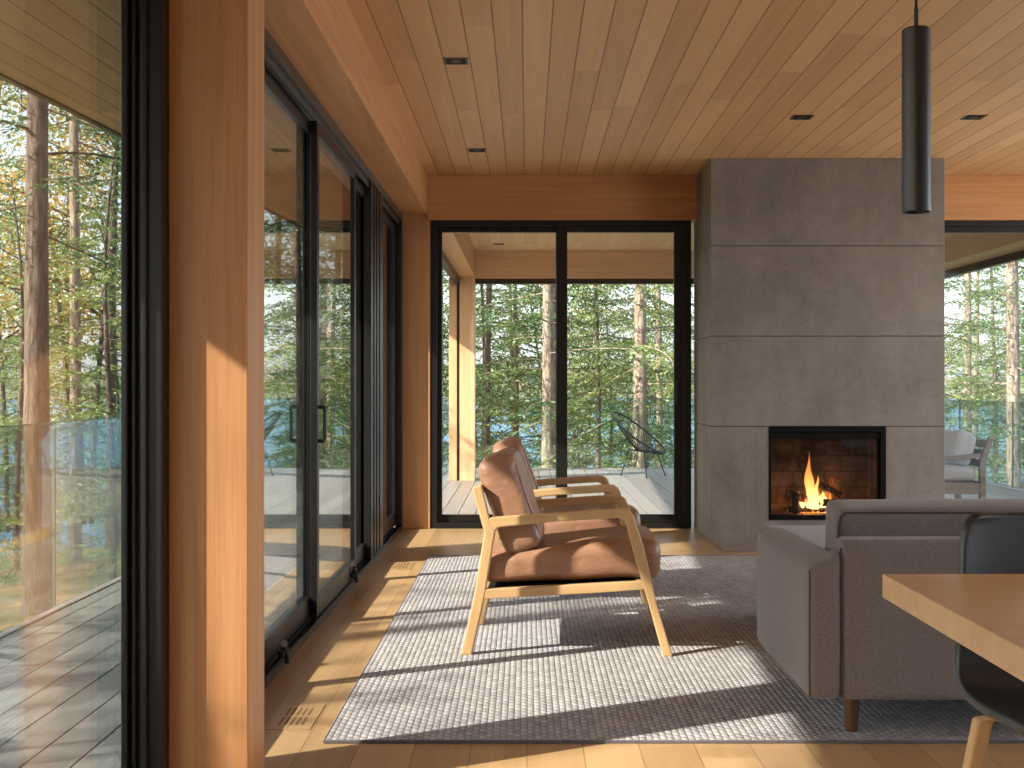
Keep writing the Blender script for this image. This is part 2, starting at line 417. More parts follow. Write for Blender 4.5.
    def build(s, name, mat, parent=None, bevel=0, smooth=False, seg=2, local=False, sub=0):
        me = bpy.data.meshes.new(name)
        off = Vector((0, 0, 0))
        if parent is not None and not local: off = root_loc(parent)
        me.from_pydata([tuple(Vector(p)-off) for p in s.v], [], s.f); me.update()
        if smooth: me.shade_smooth()
        bm = bmesh.new(); bm.from_mesh(me); bmesh.ops.recalc_face_normals(bm, faces=bm.faces[:]); bm.to_mesh(me); bm.free()
        me.materials.append(mat)
        o = bpy.data.objects.new(name, me); COL.objects.link(o)
        if parent is not None: o.parent = parent
        if bevel:
            b = o.modifiers.new('bevel', 'BEVEL'); b.width = bevel; b.segments = seg; b.limit_method = 'ANGLE'; b.angle_limit = math.radians(35)
            b.harden_normals = False
        if sub:
            q = o.modifiers.new('sub', 'SUBSURF'); q.levels = sub; q.render_levels = sub
        return o
def copy_tree(o, parent=None):
    c = o.copy(); COL.objects.link(c)
    if parent is not None: c.parent = parent
    for ch in list(o.children): copy_tree(ch, c)
    return c
def strip(pts, w):
    """2D polyline with width(s) -> polygon"""
    n = len(pts); L = []; R = []
    for i, p in enumerate(pts):
        a = Vector(pts[max(i-1, 0)]); b = Vector(pts[min(i+1, n-1)]); d = (b-a).normalized(); nr = Vector((-d.y, d.x))
        ww = w[i] if hasattr(w, '__len__') else w
        L.append(tuple(Vector(p)+nr*ww/2)); R.append(tuple(Vector(p)-nr*ww/2))
    return L+R[::-1]

# ------------------------------------------------------------------ structure
YW = 9.5                       # face of the far wall
ZC = 2.685                     # ceiling
CI, CO = -.737, -.947          # column inner / outer faces
XR = 5.15                      # right glazed wall
YB = -3.2                      # back wall
def st(name, mb, mat, parent=None, **kw): 
    o = mb.build(name, mat, parent, **kw)
    if parent is None: o['kind'] = 'structure'
    return o
st('floor', MB().box(-1.1, XR, YB, 9.66, -.2, 0), M['floor'])
st('ceiling', MB().box(-.76, XR, YB, YW+.16, ZC, ZC+.05), M['ceiling'])
# left side: beam, columns
st('trim_1', MB().box(-1.06, -.752, YB, YW+.20, 2.39, 2.75), M['fir_y'], bevel=.003)
st('trim_2', MB().box(CO, CI, 3.3, 3.51, 0, 2.39), M['fir_z'], bevel=.003)
st('trim_3', MB().box(-1.0, CI, YW, 9.72, 0, 2.39), M['fir_z'], bevel=.003)
# far wall header beams on both sides of the chimney
st('trim_4', MB().box(-.752, 1.30, YW-.02, YW+.16, 2.345, ZC), M['fir_x'], bevel=.003)
st('trim_5', MB().box(2.90, XR, YW-.02, YW+.16, 2.345, ZC), M['fir_x'], bevel=.003)
# right and back walls: posts, beams
st('trim_6', MB().box(XR-.2, XR, YB, YW+.1, 2.39, ZC), M['fir_y'])
st('trim_7', MB().box(-.75, XR, YB, YB+.2, 2.39, ZC), M['fir_x'])
for i, (x, y) in enumerate([(XR-.2, YW-.1), (XR-.2, 3.3), (XR-.2, YB), (-.947, YB)]):
    st('trim_%d' % (8+i), MB().box(x, x+.2, y, y+.21, 0, 2.39), M['fir_z'])
# roof deck above everything
st('roof', MB().box(-1.08, 5.1, -5.0, 15.2, 2.78, 2.98), M['black'])

def rect_frame(mb, a0, a1, z0, z1, b0, b1, wl, wr, wt, wb, along='x'):
    def B(u0, u1, q0, q1):
        if along == 'x': mb.box(u0, u1, b0, b1, q0, q1)
        else: mb.box(b0, b1, u0, u1, q0, q1)
    B(a0, a0+wl, z0, z1); B(a1-wr, a1, z0, z1); B(a0+wl, a1-wr, z1-wt, z1); B(a0+wl, a1-wr, z0, z0+wb)
    return mb

# far left window / sliding unit
w1 = empty('window_1', (.26, YW, 0), kind='structure')
rect_frame(MB(), -.73, 1.25, 0, 2.345, YW+.01, YW+.13, .045, .06, .045, .045).build('frame', M['black'], w1, bevel=.003)
rect_frame(MB(), -.685, .30, .045, 2.30, YW+.06, YW+.11, .035, .08, .04, .055).build('sash', M['black'], w1, bevel=.003)
s2 = rect_frame(MB(), .222, 1.19, .045, 2.30, YW+.015, YW+.058, .085, .07, .045, .062).build('sash', M['black'], w1, bevel=.003)
MB().box(-.66, .24, YW+.08, YW+.09, .09, 2.27).build('glass_pane', M['glass'], w1)
MB().box(.30, 1.13, YW+.032, YW+.042, .10, 2.26).build('glass_pane', M['glass'], w1)
MB().box(1.135, 1.15, YW-.01, YW+.016, .95, 1.12).build('handle', M['black'], w1, bevel=.004)
# far right window beyond the chimney
w2 = empty('window_2', (4, YW, 0), kind='structure')
rect_frame(MB(), 2.90, XR-.2, 0, 2.345, YW+.01, YW+.13, .05, .06, .045, .10).build('frame', M['black'], w2, bevel=.003)
rect_frame(MB(), 2.95, XR-.26, .045, 2.30, YW+.03, YW+.08, .03, .06, .045, .06).build('sash', M['black'], w2, bevel=.003)
MB().box(2.96, XR-.28, YW+.05, YW+.06, .09, 2.27).build('glass_pane', M['glass'], w2)

# left sliding doors between the two columns
d1 = empty('door_1', (-1.0, 6.4, 0), kind='structure')
tr = MB()
tr.box(-1.10, -.945, 3.51, YW, -.001, .012)
for x in (-.952, -.985, -1.02, -1.055, -1.09): tr.box(x, x+.008, 3.51, YW, .012, .034)
tr.build('sill_track', M['black'], d1)
hd = MB().box(-1.10, -.945, 3.51, YW, 2.335, 2.39)
for x in (-.975, -1.04, -1.09): hd.box(x, x+.012, 3.51, YW, 2.30, 2.335)
hd.build('head_frame', M['darkrail'], d1, bevel=.002)
MB().box(-1.06, -.945, 3.51, 3.53, .03, 2.335).build('jamb', M['black'], d1, bevel=.003)
MB().box(-1.10, -.945, YW-.07, YW, .03, 2.335).build('jamb', M['black'], d1, bevel=.003)
def panel(y0, y1, xi, wl=.06, wr=.06, handle=None, mat='black'):
    p = rect_frame(MB(), y0, y1, .035, 2.30, xi-.034, xi, wl, wr, .06, .095, along='y').build('sliding_panel', M[mat], d1, bevel=.004)
    MB().box(xi-.022, xi-.012, y0+.04, y1-.04, .11, 2.26).build('glass_pane', M['doorglass'], p)
    if handle is not None:
        for xs in (xi+.030, xi-.075):
            h = MB().tube([(xi+(0 if xs > xi else -.045), handle, .995), (xs-.006*(1 if xs > xi else -1), handle, .995), (xs, handle, .985), (xs, handle, .85), (xs-.006*(1 if xs > xi else -1), handle, .84), (xi+(0 if xs > xi else -.045), handle, .84)], .009, 8)
            h.build('handle', M['blacklamp'], p, smooth=True)
    return p
panel(3.53, 4.50, -.955, wl=.04); p2 = panel(4.44, 5.745, -.991, wr=.04); p3 = panel(5.69, 6.98, -.955, handle=5.72)
p4 = panel(6.94, 7.66, -.991, wr=.04, wl=.04); p5 = panel(8.22, 9.43, -.991, wl=.06)
mb_ = MB().box(-1.06, -.95, 7.62, 8.25, .03, 2.335)
for yy in (7.74, 7.88, 8.03): mb_.box(-.951, -.944, yy, yy+.03, .03, 2.335)
mb_.build('wide_mullion', M['black'], d1, bevel=.003)
for pp, yy in ((p2, 4.83), (p3, 6.80)):
    MB().tube([(-.948, yy, .085), (-.93, yy, .085)], .024, 14).tube([(-.932, yy, .085), (-.928, yy+.01, .02)], .010, 8).box(-.955, -.935, yy-.04, yy+.04, .05, .075).build('floor_latch', M['blacklamp'], pp, smooth=False)

# glazing on the near left of the column
w3 = empty('window_3', (-1.0, 0, 0), kind='structure')
f3 = MB().box(-1.04, CO, 3.245, 3.51, 0, 2.39)
f3.box(-1.045, -1.03, 3.215, 3.26, 0, 2.39); f3.box(-1.0, -.985, 3.232, 3.25, 0, 2.39); f3.box(-1.022, -1.012, 3.228, 3.25, 0, 2.39)
f3.build('jamb', M['black'], w3, bevel=.003)
MB().box(-1.08, CO, YB, 3.245, 0, .05).build('sill', M['black'], w3)
MB().box(-1.08, CO, YB, 3.245, 2.33, 2.39).build('head', M['black'], w3)
for y in (-2.99, -1.0, 1.1): MB().box(-1.075, -1.0, y, y+.07, .05, 2.33).build('mullion', M['black'], w3)
for a, b in ((-2.92, -1.0), (-.93, 1.1), (1.17, 3.22)): MB().box(-1.042, -1.032, a, b, .05, 2.33).build('glass_pane', M['glass'], w3)
# glazing on the right side and behind the camera
w4 = empty('window_4', (XR-.1, 4, 0), kind='structure')
for a, b in ((YB+.21, 3.3), (3.51, YW-.1)):
    mm = rect_frame(MB(), a, b, 0, 2.39, XR-.14, XR-.06, .06, .06, .06, .08, along='y'); c = (a+b)/2
    mm.box(XR-.13, XR-.07, c-.03, c+.03, .08, 2.33); mm.build('frame', M['black'], w4)
    MB().box(XR-.105, XR-.095, a+.05, b-.05, .07, 2.34).build('glass_pane', M['glass'], w4)
w5 = empty('window_5', (2, YB+.1, 0), kind='structure')
mm = rect_frame(MB(), 2.8, XR-.2, 0, 2.39, YB+.06, YB+.14, .06, .06, .06, .08)
st('wall_back', MB().box(-.737, 2.8, YB+.02, YB+.18, 0, 2.39), M['fir_x'])
mm.build('frame', M['black'], w5)
MB().box(2.85, XR-.25, YB+.095, YB+.105, .07, 2.34).build('glass_pane', M['glass'], w5)

# porch ceiling beyond the far wall, beams, post
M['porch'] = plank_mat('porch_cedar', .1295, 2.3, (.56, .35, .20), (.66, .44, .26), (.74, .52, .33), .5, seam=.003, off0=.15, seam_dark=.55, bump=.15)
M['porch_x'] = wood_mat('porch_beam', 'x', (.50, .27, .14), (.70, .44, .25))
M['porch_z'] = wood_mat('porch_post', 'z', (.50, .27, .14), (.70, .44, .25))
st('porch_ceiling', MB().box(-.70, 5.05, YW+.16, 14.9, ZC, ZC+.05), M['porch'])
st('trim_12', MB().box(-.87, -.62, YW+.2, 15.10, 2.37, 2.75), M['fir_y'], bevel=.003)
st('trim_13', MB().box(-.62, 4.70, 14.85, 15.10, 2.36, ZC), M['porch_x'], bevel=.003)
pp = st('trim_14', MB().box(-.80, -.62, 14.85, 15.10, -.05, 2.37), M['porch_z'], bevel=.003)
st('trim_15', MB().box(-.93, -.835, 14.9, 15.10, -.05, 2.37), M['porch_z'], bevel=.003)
tk = MB().box(-.835, -.80, 14.88, 15.05, -.05, 2.37); tk.box(-.87, -.80, YW+.2, 15.0, 2.30, 2.37)
st('trim_16', tk, M['black'])
st('trim_17', MB().box(-.62, 4.70, 14.95, 15.05, 2.30, 2.36), M['black'])
st('trim_18', MB().box(5.05, 5.12, YW-6, 15.6, 2.385, 2.47), M['black'])
st('trim_19', MB().box(4.70, 5.05, YW+.16, 15.2, 2.462, ZC), M['porch'])
# left soffit, rising gently away from the house front
def zs(y): return 2.462+.035*y
sv = []
for y in (-5, 15.6):
    for x, dz in ((-2.68, 0), (-1.06, .0), (-1.06, .04), (-2.68, .04)): sv.append((x, y, zs(y)+dz))
st('soffit', MB().add(sv, [(0, 1, 2, 3), (7, 6, 5, 4), (0, 4, 5, 1), (1, 5, 6, 2), (2, 6, 7, 3), (3, 7, 4, 0)]), M['soffit'])
sv = []
for y in (-5, 15.6):
    for x, dz in ((-2.72, -.012), (-2.68, -.012), (-2.68, .2), (-2.72, .2)): sv.append((x, y, zs(y)+dz))
st('trim_20', MB().add(sv, [(0, 1, 2, 3), (7, 6, 5, 4), (0, 4, 5, 1), (1, 5, 6, 2), (2, 6, 7, 3), (3, 7, 4, 0)]), M['black'])
st('trim_21', MB().box(-1.08, -1.06, -5, 15.1, 2.30, 2.78), M['soffit'])

# decks
dk = MB(); x = -2.43
while x < 5.35:
    y0 = YB-1 if x+.152 < -1.1 else (9.68 if x < XR else 4.0)
    dk.box(x, x+.145, y0, 16.85, -.085, -.05); x += .152
y = 16.857
while y < 17.15: dk.box(-2.43, 5.35, y, y+.14, -.085, -.05); y += .147
st('deck', dk, M['deck'])
st('deck_frame', MB().box(-2.44, 5.36, YB-1, 17.15, -.36, -.088), M['iron'])

# ------------------------------------------------------------------ chimney and fire
FX0, FX1, FY, FYB = 1.29, 2.93, 8.77, 9.66
BX0, BX1, BZ0, BZ1 = 1.697, 2.517, .146, .800
fp = empty('fireplace', ((FX0+FX1)/2, FY, 0), 'tall grey board-cast concrete chimney with an open fire behind glass', 'fireplace')
rows = [(.805, 1.434), (1.438, 2.068), (2.072, ZC)]
for a, b in rows: MB().box(FX0, FX1, FY, FYB, a, b).build('concrete_panel', M['concrete'], fp, bevel=.003)
MB().prism([(FX0, 0), (FX1, 0), (FX1, .801), (BX1, .801), (BX1, BZ0), (BX0, BZ0), (BX0, .801), (FX0, .801)], 'y', FY, FY+.42).build('concrete_surround', M['concrete'], fp, bevel=.003)
MB().box(FX0+.001, FX1-.001, FY+.421, FYB, 0, .80).build('concrete_back', M['concrete'], fp)
MB().box(FX0+.01, FX1-.01, FY+.01, FYB-.01, .79, ZC-.01).build('core', M['iron'], fp)
fb = MB(); fb.box(BX0+.004, BX0+.02, FY+.05, FY+.41, BZ0, BZ1); fb.box(BX1-.02, BX1-.004, FY+.05, FY+.41, BZ0, BZ1)
fb.box(BX0+.02, BX1-.02, FY+.39, FY+.41, BZ0, BZ1); fb.box(BX0+.02, BX1-.02, FY+.05, FY+.39, BZ0+.002, BZ0+.03); 
fb.build('firebox', M['firebrick'], fp)
MB().box(BX0+.02, BX1-.02, FY+.05, FY+.39, BZ1-.06, BZ1-.004).build('smoke_shelf', M['iron'], fp)
fr = rect_frame(MB(), BX0, BX1, BZ0, BZ1, FY-.006, FY+.05, .016, .035, .035, .035)
fr.box(BX0+.016, BX1-.035, FY+.008, FY+.05, BZ1-.085, BZ1-.04); fr.box(BX1-.055, BX1-.042, FY+.015, FY+.05, BZ0+.03, BZ1-.08)
M['matte'] = plain_mat('matte_black_steel', (.006, .006, .006), .75, 0, .12)
fr.build('firebox_frame', M['matte'], fp, bevel=.002)
MB().box(BX0+.016, BX1-.04, FY+.03, FY+.036, BZ0+.03, BZ1-.085).build('fire_glass', M['fireglass'], fp)
MB().box(FX0, FX1, 8.19, FY, .0005, .013).build('hearth_slab', M['concrete'], fp, bevel=.003)
FB = BZ0+.031
gr = empty('fire_grate', (2.03, FY+.2, FB), 'black iron grate with an upright holding the burning logs', 'grate')
g = MB()
for xx in (1.90, 2.00, 2.10, 2.20): g.box(xx, xx+.014, FY+.12, FY+.32, FB+.022, FB+.036)
g.box(1.86, 2.24, FY+.14, FY+.155, FB+.010, FB+.024); g.box(1.86, 2.24, FY+.29, FY+.305, FB+.010, FB+.024)
for xx in (1.87, 2.22):
    for yy in (FY+.14, FY+.29): g.box(xx, xx+.015, yy, yy+.015, FB, FB+.03)
g.build('grate_bars', M['iron'], gr)
MB().box(1.885, 1.925, FY+.10, FY+.125, FB, FB+.15).build('andiron', M['iron'], gr, bevel=.004)
def log(a, b, r, mat, label, seed, half=False):
    rnd = random.Random(seed); a = Vector(a); b = Vector(b); n = 7; pts = []; rr = []
    for i in range(n):
        t = i/(n-1); pts.append(a.lerp(b, t)+Vector((rnd.uniform(-.004, .004), rnd.uniform(-.004, .004), rnd.uniform(-.004, .004)))); rr.append(r*rnd.uniform(.9, 1.08))
    o = empty('log', ((a+b)/2), label, 'log', 'logs in the fire')
    MB().tube(pts, rr, 9).build('bark', mat, o)
    d = (b-a).normalized()
    MB().tube([a-d*.003, a-d*.001], r*.82, 9).build('cut_end', M['splitlog'], o); MB().tube([b+d*.001, b+d*.003], r*.82, 9).build('cut_end', M['splitlog'], o)
    return o
log((1.86, FY+.20, FB+.14), (2.10, FY+.21, FB+.065), .030, M['charlog'], 'dark charred log sloping down from the upright iron post', 1)
log((1.98, FY+.27, FB+.07), (2.24, FY+.24, FB+.065), .028, M['charlog'], 'charred log lying flat under the tallest flame', 2)
log((2.11, FY+.23, FB+.20), (2.25, FY+.18, FB+.12), .024, M['charlog'], 'thin charred log leaning right of the tall flame', 3)
log((2.235, FY+.30, FB+.06), (2.235, FY+.31, FB+.24), .038, M['splitlog'], 'pale split log standing upright at the right of the fire', 4)
log((1.93, FY+.33, FB+.065), (2.16, FY+.33, FB+.13), .030, M['splitlog'], 'pale split log at the back, behind the flame', 5)
eb = MB(); rnd = random.Random(8)
for _ in range(70):
    c = (rnd.uniform(1.88, 2.26), rnd.uniform(FY+.12, FY+.33), FB+.008); r = rnd.uniform(.006, .014)
    eb.lathe([(r*.3, -r*.5), (r, 0), (r*.5, r*.7)], c, 6)
props(eb.build('ember_bed', M['ember']), 'glowing embers lying under the iron fire grate', 'embers', kind='stuff')
def flame(x, y, z, h, w, seed, lean=0):
    rnd = random.Random(seed); pts = []; rr = []; n = 16
    for i in range(n):
        t = i/(n-1); pts.append((x+lean*t*t*h+.015*math.sin(t*7+seed)*t, y+.01*math.sin(t*5+seed*2), z+h*t))
        rr.append(w*max(.02, (math.sin(math.pi*min(1, (t*.85+.15)))**.8)*(1-t)**.55*(1+.18*math.sin(t*13+seed))))
    return pts, rr
fl = empty('flame', (2.03, FY+.22, FB+.03), 'tall yellow and orange flame rising from the logs', 'fire')
for (x, h, w, sd, ln, yy) in ((2.035, .41, .046, 1, -.06, .2), (2.065, .24, .034, 2, .05, .18), (2.10, .13, .040, 3, .2, .21), (1.99, .12, .026, 4, -.15, .24), (2.15, .10, .026, 5, .2, .28)):
    p, r = flame(x, FY+yy, FB+.03, h, w, sd, ln); MB().tube(p, r, 14).build('flame_tongue', M['flame'], fl, smooth=True)
for nm, loc, e in (('fire_glow', (2.03, FY+.19, FB+.07), 16), ('fire_glow', (2.12, FY+.30, FB+.05), 8)):
    ld = bpy.data.lights.new(nm, 'POINT'); ld.energy = e; ld.color = (1, .42, .13); ld.shadow_soft_size = .06
    lo = bpy.data.objects.new(nm, ld); COL.objects.link(lo); lo.location = loc

# ------------------------------------------------------------------ rug, registers
rg = empty('rug', (1.4, 5.88, 0), 'large grey chunky woven wool rug with bound edge on the oak floor', 'rug')
MB().box(-.625, 3.6, 3.83, 7.94, .0005, .010).build('pile', M['rug'], rg, bevel=.003)
MB().tube([(-.62, 3.825, .006), (3.6, 3.825, .006), (3.6, 7.945, .006), (-.62, 7.945, .006)], .006, 6, closed=True).build('binding', M['rugedge'], rg)
for i, (yc, lb) in enumerate(((4.13, 'slotted wooden floor vent in the oak floor beside the near left corner of the rug'), (7.55, 'slotted wooden floor vent in the oak floor by the far left corner of the rug'))):
    r = empty('floor_vent', (-.765, yc, 0), lb, 'vent', 'wooden floor vents by the sliding doors')
    f = rect_frame(MB(), -.82, -.705, yc-.145, yc+.145, 0, 1, .012, .012, .02, .02)
    pl = MB().box(-.835, -.69, yc-.155, yc+.155, .0004, .0022).build('plate', M['floor'], r)
    sl = MB()
    for k in range(5):
        for (a, b) in ((-.105, -.012), (.012, .105)):
            x0 = -.803+k*.0185; sl.box(x0, x0+.008, yc+a, yc+b, .0023, .0027)
    sl.build('slots', M['slot'], r)

# ------------------------------------------------------------------ armchairs
def make_armchair():
    r = empty('armchair', (0, 0, .0105))
    W = .66; th = .036
    Z0 = -.002
    for side, y in (('near', 0), ('far', W-th)):
        rear = [(-.268, Z0), (-.222, Z0), (-.168, .245), (-.128, .495), (-.150, .545), (-.184, .685), (-.222, .672), (-.182, .525), (-.172, .495), (-.214, .235)]
        arm = [(-.170, .498), (-.165, .545), (-.14, .553), (.12, .573), (.36, .589), (.395, .588), (.418, .575), (.429, .555), (.395, .530), (.386, .546), (.372, .552), (.12, .537), (-.115, .512), (-.128, .495)]
        fl_ = [(.429, .555), (.470, .43), (.520, .21), (.585, Z0), (.545, Z0), (.492, .19), (.448, .34), (.394, .532), (.388, .560), (.396, .582), (.414, .574)]
        rail = [(-.20, .218), (-.19, .262), (.462, .300), (.475, .266), (.30, .252), (-.17, .224)]
        MB().prism(rear, 'y', y, y+th).build('leg', M['oak_z'], r, bevel=.006, local=True)
        MB().prism(arm, 'y', y+.0006, y+th-.0006).build('arm', M['oak_x'], r, bevel=.006, local=True)
        MB().prism(fl_, 'y', y, y+th).build('leg', M['oak_z'], r, bevel=.006, local=True)
        MB().prism(rail, 'y', y+.002, y+th-.002).build('side_rail', M['oak_x'], r, bevel=.004, local=True)
    MB().prism([(.44, .262), (.462, .262), (.462, .298), (.44, .296)], 'y', th, W-th).build('cross_rail', M['oak_y'], r, bevel=.003, local=True)
    MB().prism([(-.185, .222), (-.16, .222), (-.16, .262), (-.185, .262)], 'y', th, W-th).build('cross_rail', M['oak_y'], r, bevel=.003, local=True)
    MB().prism([(-.214, .628), (-.194, .632), (-.184, .682), (-.208, .675)], 'y', th, W-th).build('back_rail', M['oak_y'], r, bevel=.003, local=True)
    MB().prism([(-.165, .47), (-.145, .47), (-.135, .505), (-.155, .51)], 'y', th, W-th).build('back_rail', M['oak_y'], r, bevel=.003, local=True)
    wb = MB()
    wb.prism([(-.16, .256), (.44, .290), (.44, .2935), (-.16, .2595)], 'y', .04, W-.04)
    wb.build('webbing', M['iron'], r, local=True)
    # seat cushion, a little thicker at the front
    m = MB().soft((0, 0, 0), (.362, .292, .080), .050, (.010, .003, .010), 16, None, .004, 3)
    vs = []
    for (x, y, z) in m.v:
        t = (x+.36)/.72
        z2 = z*(.70+.32*t)+ .335+.055*t
        if x > .25: z2 -= (x-.25)*.10
        vs.append((x+.176, y+W/2, z2))
    m.v = vs; m.build('seat_cushion', M['leather'], r, smooth=True, local=True)
    # back cushion leaning on the back rails
    a = math.radians(-19); Rm = Matrix.Rotation(a, 3, 'Y')
    m = MB().soft((0, 0, 0), (.078, .285, .205), .045, (.008, .003, .006), 16, None, .004, 5)
    m.v = [tuple((Rm @ Vector(p))+Vector((-.075, W/2, .598))) for p in m.v]
    bc = m.build('back_cushion', M['leather'], r, smooth=True, local=True)
    pts = []
    for k in range(40):
        t = 2*math.pi*k/40; sx = math.copysign(abs(math.cos(t))**.35, math.cos(t)); sz = math.copysign(abs(math.sin(t))**.35, math.sin(t))
        pts.append(tuple((Rm @ Vector((.076, sx*.262, sz*.186)))+Vector((-.075, W/2, .598))))
    MB().tube(pts, .0028, 6, closed=True).build('piping', M['leather'], bc, smooth=True, local=True)
    return r
ac = make_armchair()
ac.location = (0, 5.02, .0105); ac.rotation_euler.z = math.radians(-2.2)
props(ac, 'tan leather armchair with pale oak frame nearest the camera, in front of its twin', 'armchair', 'pair of leather armchairs on the rug')
ac2 = copy_tree(ac); ac2.location = (.035, 6.20, .0105); ac2.rotation_euler.z = math.radians(1.5)
ac2['label'] = 'tan leather armchair with oak frame standing behind the nearer one, closer to the far window'

# ------------------------------------------------------------------ sofa
sf = empty('sofa', (1.95, 4.2, .011), 'low taupe wool sofa seen from behind, on round walnut legs', 'sofa')
SX0, SX1 = .85, 3.05
def arm_mesh(x0, flip=1):
    m = MB().soft((0, 0, 0), (.055, .43, .212), .028, (.0, .003, .004), 12)
    vs = []
    for (x, y, z) in m.v:
        zz = z+.352
        if z > .12: zz += .016*(x*flip/.05)+(.018 if y < -.35 and x*flip > .02 else 0)
        vs.append((x+x0+.055, y+4.22, zz))
    m.v = vs; return m
arm_mesh(SX0).build('arm', M['sofa'], sf, smooth=True)
arm_mesh(SX1-.11, -1).build('arm', M['sofa'], sf, smooth=True)
MB().soft((( SX0+SX1)/2, 3.845, .383), ((SX1-SX0)/2-.104, .055, .244), .022, (.0, .003, .003), 14).build('back_frame', M['sofa'], sf, smooth=True)
MB().soft(((SX0+SX1)/2, 4.24, .225), ((SX1-SX0)/2-.108, .36, .085), .02, (0, 0, 0), 10).build('seat_base', M['sofa'], sf, smooth=True)
mid = (SX0+SX1)/2
for a, b in ((SX0+.112, mid), (mid, SX1-.112)):
    MB().soft(((a+b)/2, 4.32, .375), ((b-a)/2-.002, .34, .07), .04, (.0, .006, .012), 12).build('seat_cushion', M['sofa'], sf, smooth=True)
for a, b in ((SX0+.118, mid+.06), (mid+.065, SX1-.118)):
    Rm = Matrix.Rotation(math.radians(7), 3, 'X')
    bc = MB().soft(((a+b)/2, 4.005, .572), ((b-a)/2-.002, .085, .147), .024, (.0, .010, .010), 14, Rm, .001, 4).build('back_cushion', M['sofa'], sf, smooth=True)
    w = (b-a)/2-.006; cx = (a+b)/2; pts = []
    for u, v in ((-w, -.12), (-w, .10), (-w+.006, .128), (-w+.020, .140), (w-.020, .140), (w-.006, .128), (w, .10), (w, -.12)):
        pts.append(Vector((cx+u, 4.005, .569))+Rm @ Vector((0, -.084, v)))
    MB().tube(pts, .0035, 6).build('piping', M['sofa_seam'], bc, smooth=True)
MB().tube([(.8585, 3.797, .15), (.8585, 3.797, .535)], .0028, 6).tube([(.957, 3.795, .15), (.957, 3.795, .56), (.953, 3.80, .60)], .0028, 6).build('seam', M['sofa_seam'], sf)
for (x, y) in ((1.02, 3.93), (2.88, 3.93), (1.02, 4.55), (2.88, 4.55)):
    MB().lathe([(.019, 0), (.020, .006), (.0265, .128), (.0265, .14)], (x, y, .0108), 20).build('leg', M['walnut'], sf, smooth=True)

# ottoman beyond the sofa arm
ot = empty('ottoman', (1.62, 5.5, .011), 'taupe upholstered ottoman with soft top beyond the arm of the sofa', 'ottoman')
MB().soft((1.66, 5.5, .20), (.53, .53, .10), .025, (0, 0, 0), 10).build('base', M['sofa'], ot, smooth=True)
MB().soft((1.66, 5.5, .355), (.552, .552, .064), .045, (.006, .006, .012), 14).build('cushion', M['sofa'], ot, smooth=True)
for sx in (-1, 1):
    for sy in (-1, 1): MB().lathe([(.018, 0), (.024, .095)], (1.66+sx*.44, 5.5+sy*.44, .0108), 16).build('leg', M['walnut'], ot, smooth=True)

# ------------------------------------------------------------------ dining table and chair
tb = empty('dining_table', (1.8, 1.8, 0), 'pale oak dining table with thick plain top in the right foreground', 'table')
MB().box(.657, 3.0, 1.20, 2.312, .705, .749).build('tabletop', M['table'], tb, bevel=.002)
for x in (1.45, 2.6):
    MB().prism([(1.42, 0), (1.50, 0), (1.60, .705), (1.50, .705)], 'x', x, x+.06).build('leg', M['table'], tb, bevel=.003)
    MB().prism([(2.10, 0), (2.02, 0), (1.92, .705), (2.02, .705)], 'x', x, x+.06).build('leg', M['table'], tb, bevel=.003)
dc = empty('dining_chair', (1.127, 2.46, 0), 'black leather shell dining chair on oak legs at the far side of the table', 'chair')
def shell():
    # surface: u across, v from front edge of seat up to top of back
    prof = [(-.235, .425), (-.20, .437), (-.13, .440), (-.04, .434), (.05, .430), (.12, .436), (.165, .462), (.185, .510), (.195, .58), (.205, .67), (.215, .76), (.2215, .81), (.224, .826)]
    hw = [.195, .212, .222, .228, .230, .230, .229, .226, .224, .222, .219, .205, .180]
    nu = 18; vs = []
    for (y, z), w in zip(prof, hw):
        for i in range(nu+1):
            u = -1+2*i/nu
            curl = abs(u)**2.6
            back = min(1, max(0, (z-.46)/.2))
            vs.append((u*w, y-curl*.05*back, z+curl*.028*(1-back)))
    n = len(prof); fs = [(j*(nu+1)+i, j*(nu+1)+i+1, (j+1)*(nu+1)+i+1, (j+1)*(nu+1)+i) for j in range(n-1) for i in range(nu)]
    m = MB().add(vs, fs); o = m.build('shell', M['leather_black'], dc, smooth=True, local=True)
    s_ = o.modifiers.new('thick', 'SOLIDIFY'); s_.thickness = .022; s_.offset = 0
    b = o.modifiers.new('round', 'BEVEL'); b.width = .008; b.segments = 3; b.limit_method = 'ANGLE'; b.angle_limit = math.radians(50)
    q = o.modifiers.new('sub', 'SUBSURF'); q.levels = 1; q.render_levels = 1
    return o
shell()
for sx in (-1, 1):
    for sy, yb in ((-1, -.21), (1, .235)):
        a = (sx*.115, sy*.09+.01, .424); b = (sx*.225, yb, 0)
        a2 = (sx*.175, sy*.15, .40)
        pts = [Vector(a), Vector(a2), Vector(a2).lerp(Vector(b), .3), Vector(b)]
        m = MB(); ring = []
        dims = [(.014, .015), (.017, .019), (.017, .018), (.011, .011)]
        for (p, (wx, wy)) in zip(pts, dims):
            for ux, uy in ((-1, -1), (1, -1), (1, 1), (-1, 1)): ring.append((p.x+ux*wx, p.y+uy*wy, p.z))
        fs = [(j*4+i, j*4+(i+1) % 4, (j+1)*4+(i+1) % 4, (j+1)*4+i) for j in range(3) for i in range(4)]+[(3, 2, 1, 0), (12, 13, 14, 15)]
        m.add(ring, fs).build('leg', M['chairleg'], dc, bevel=.006, local=True)
MB().box(-.14, .14, -.09, .10, .402, .422).build('seat_bracket', M['iron'], dc, local=True)

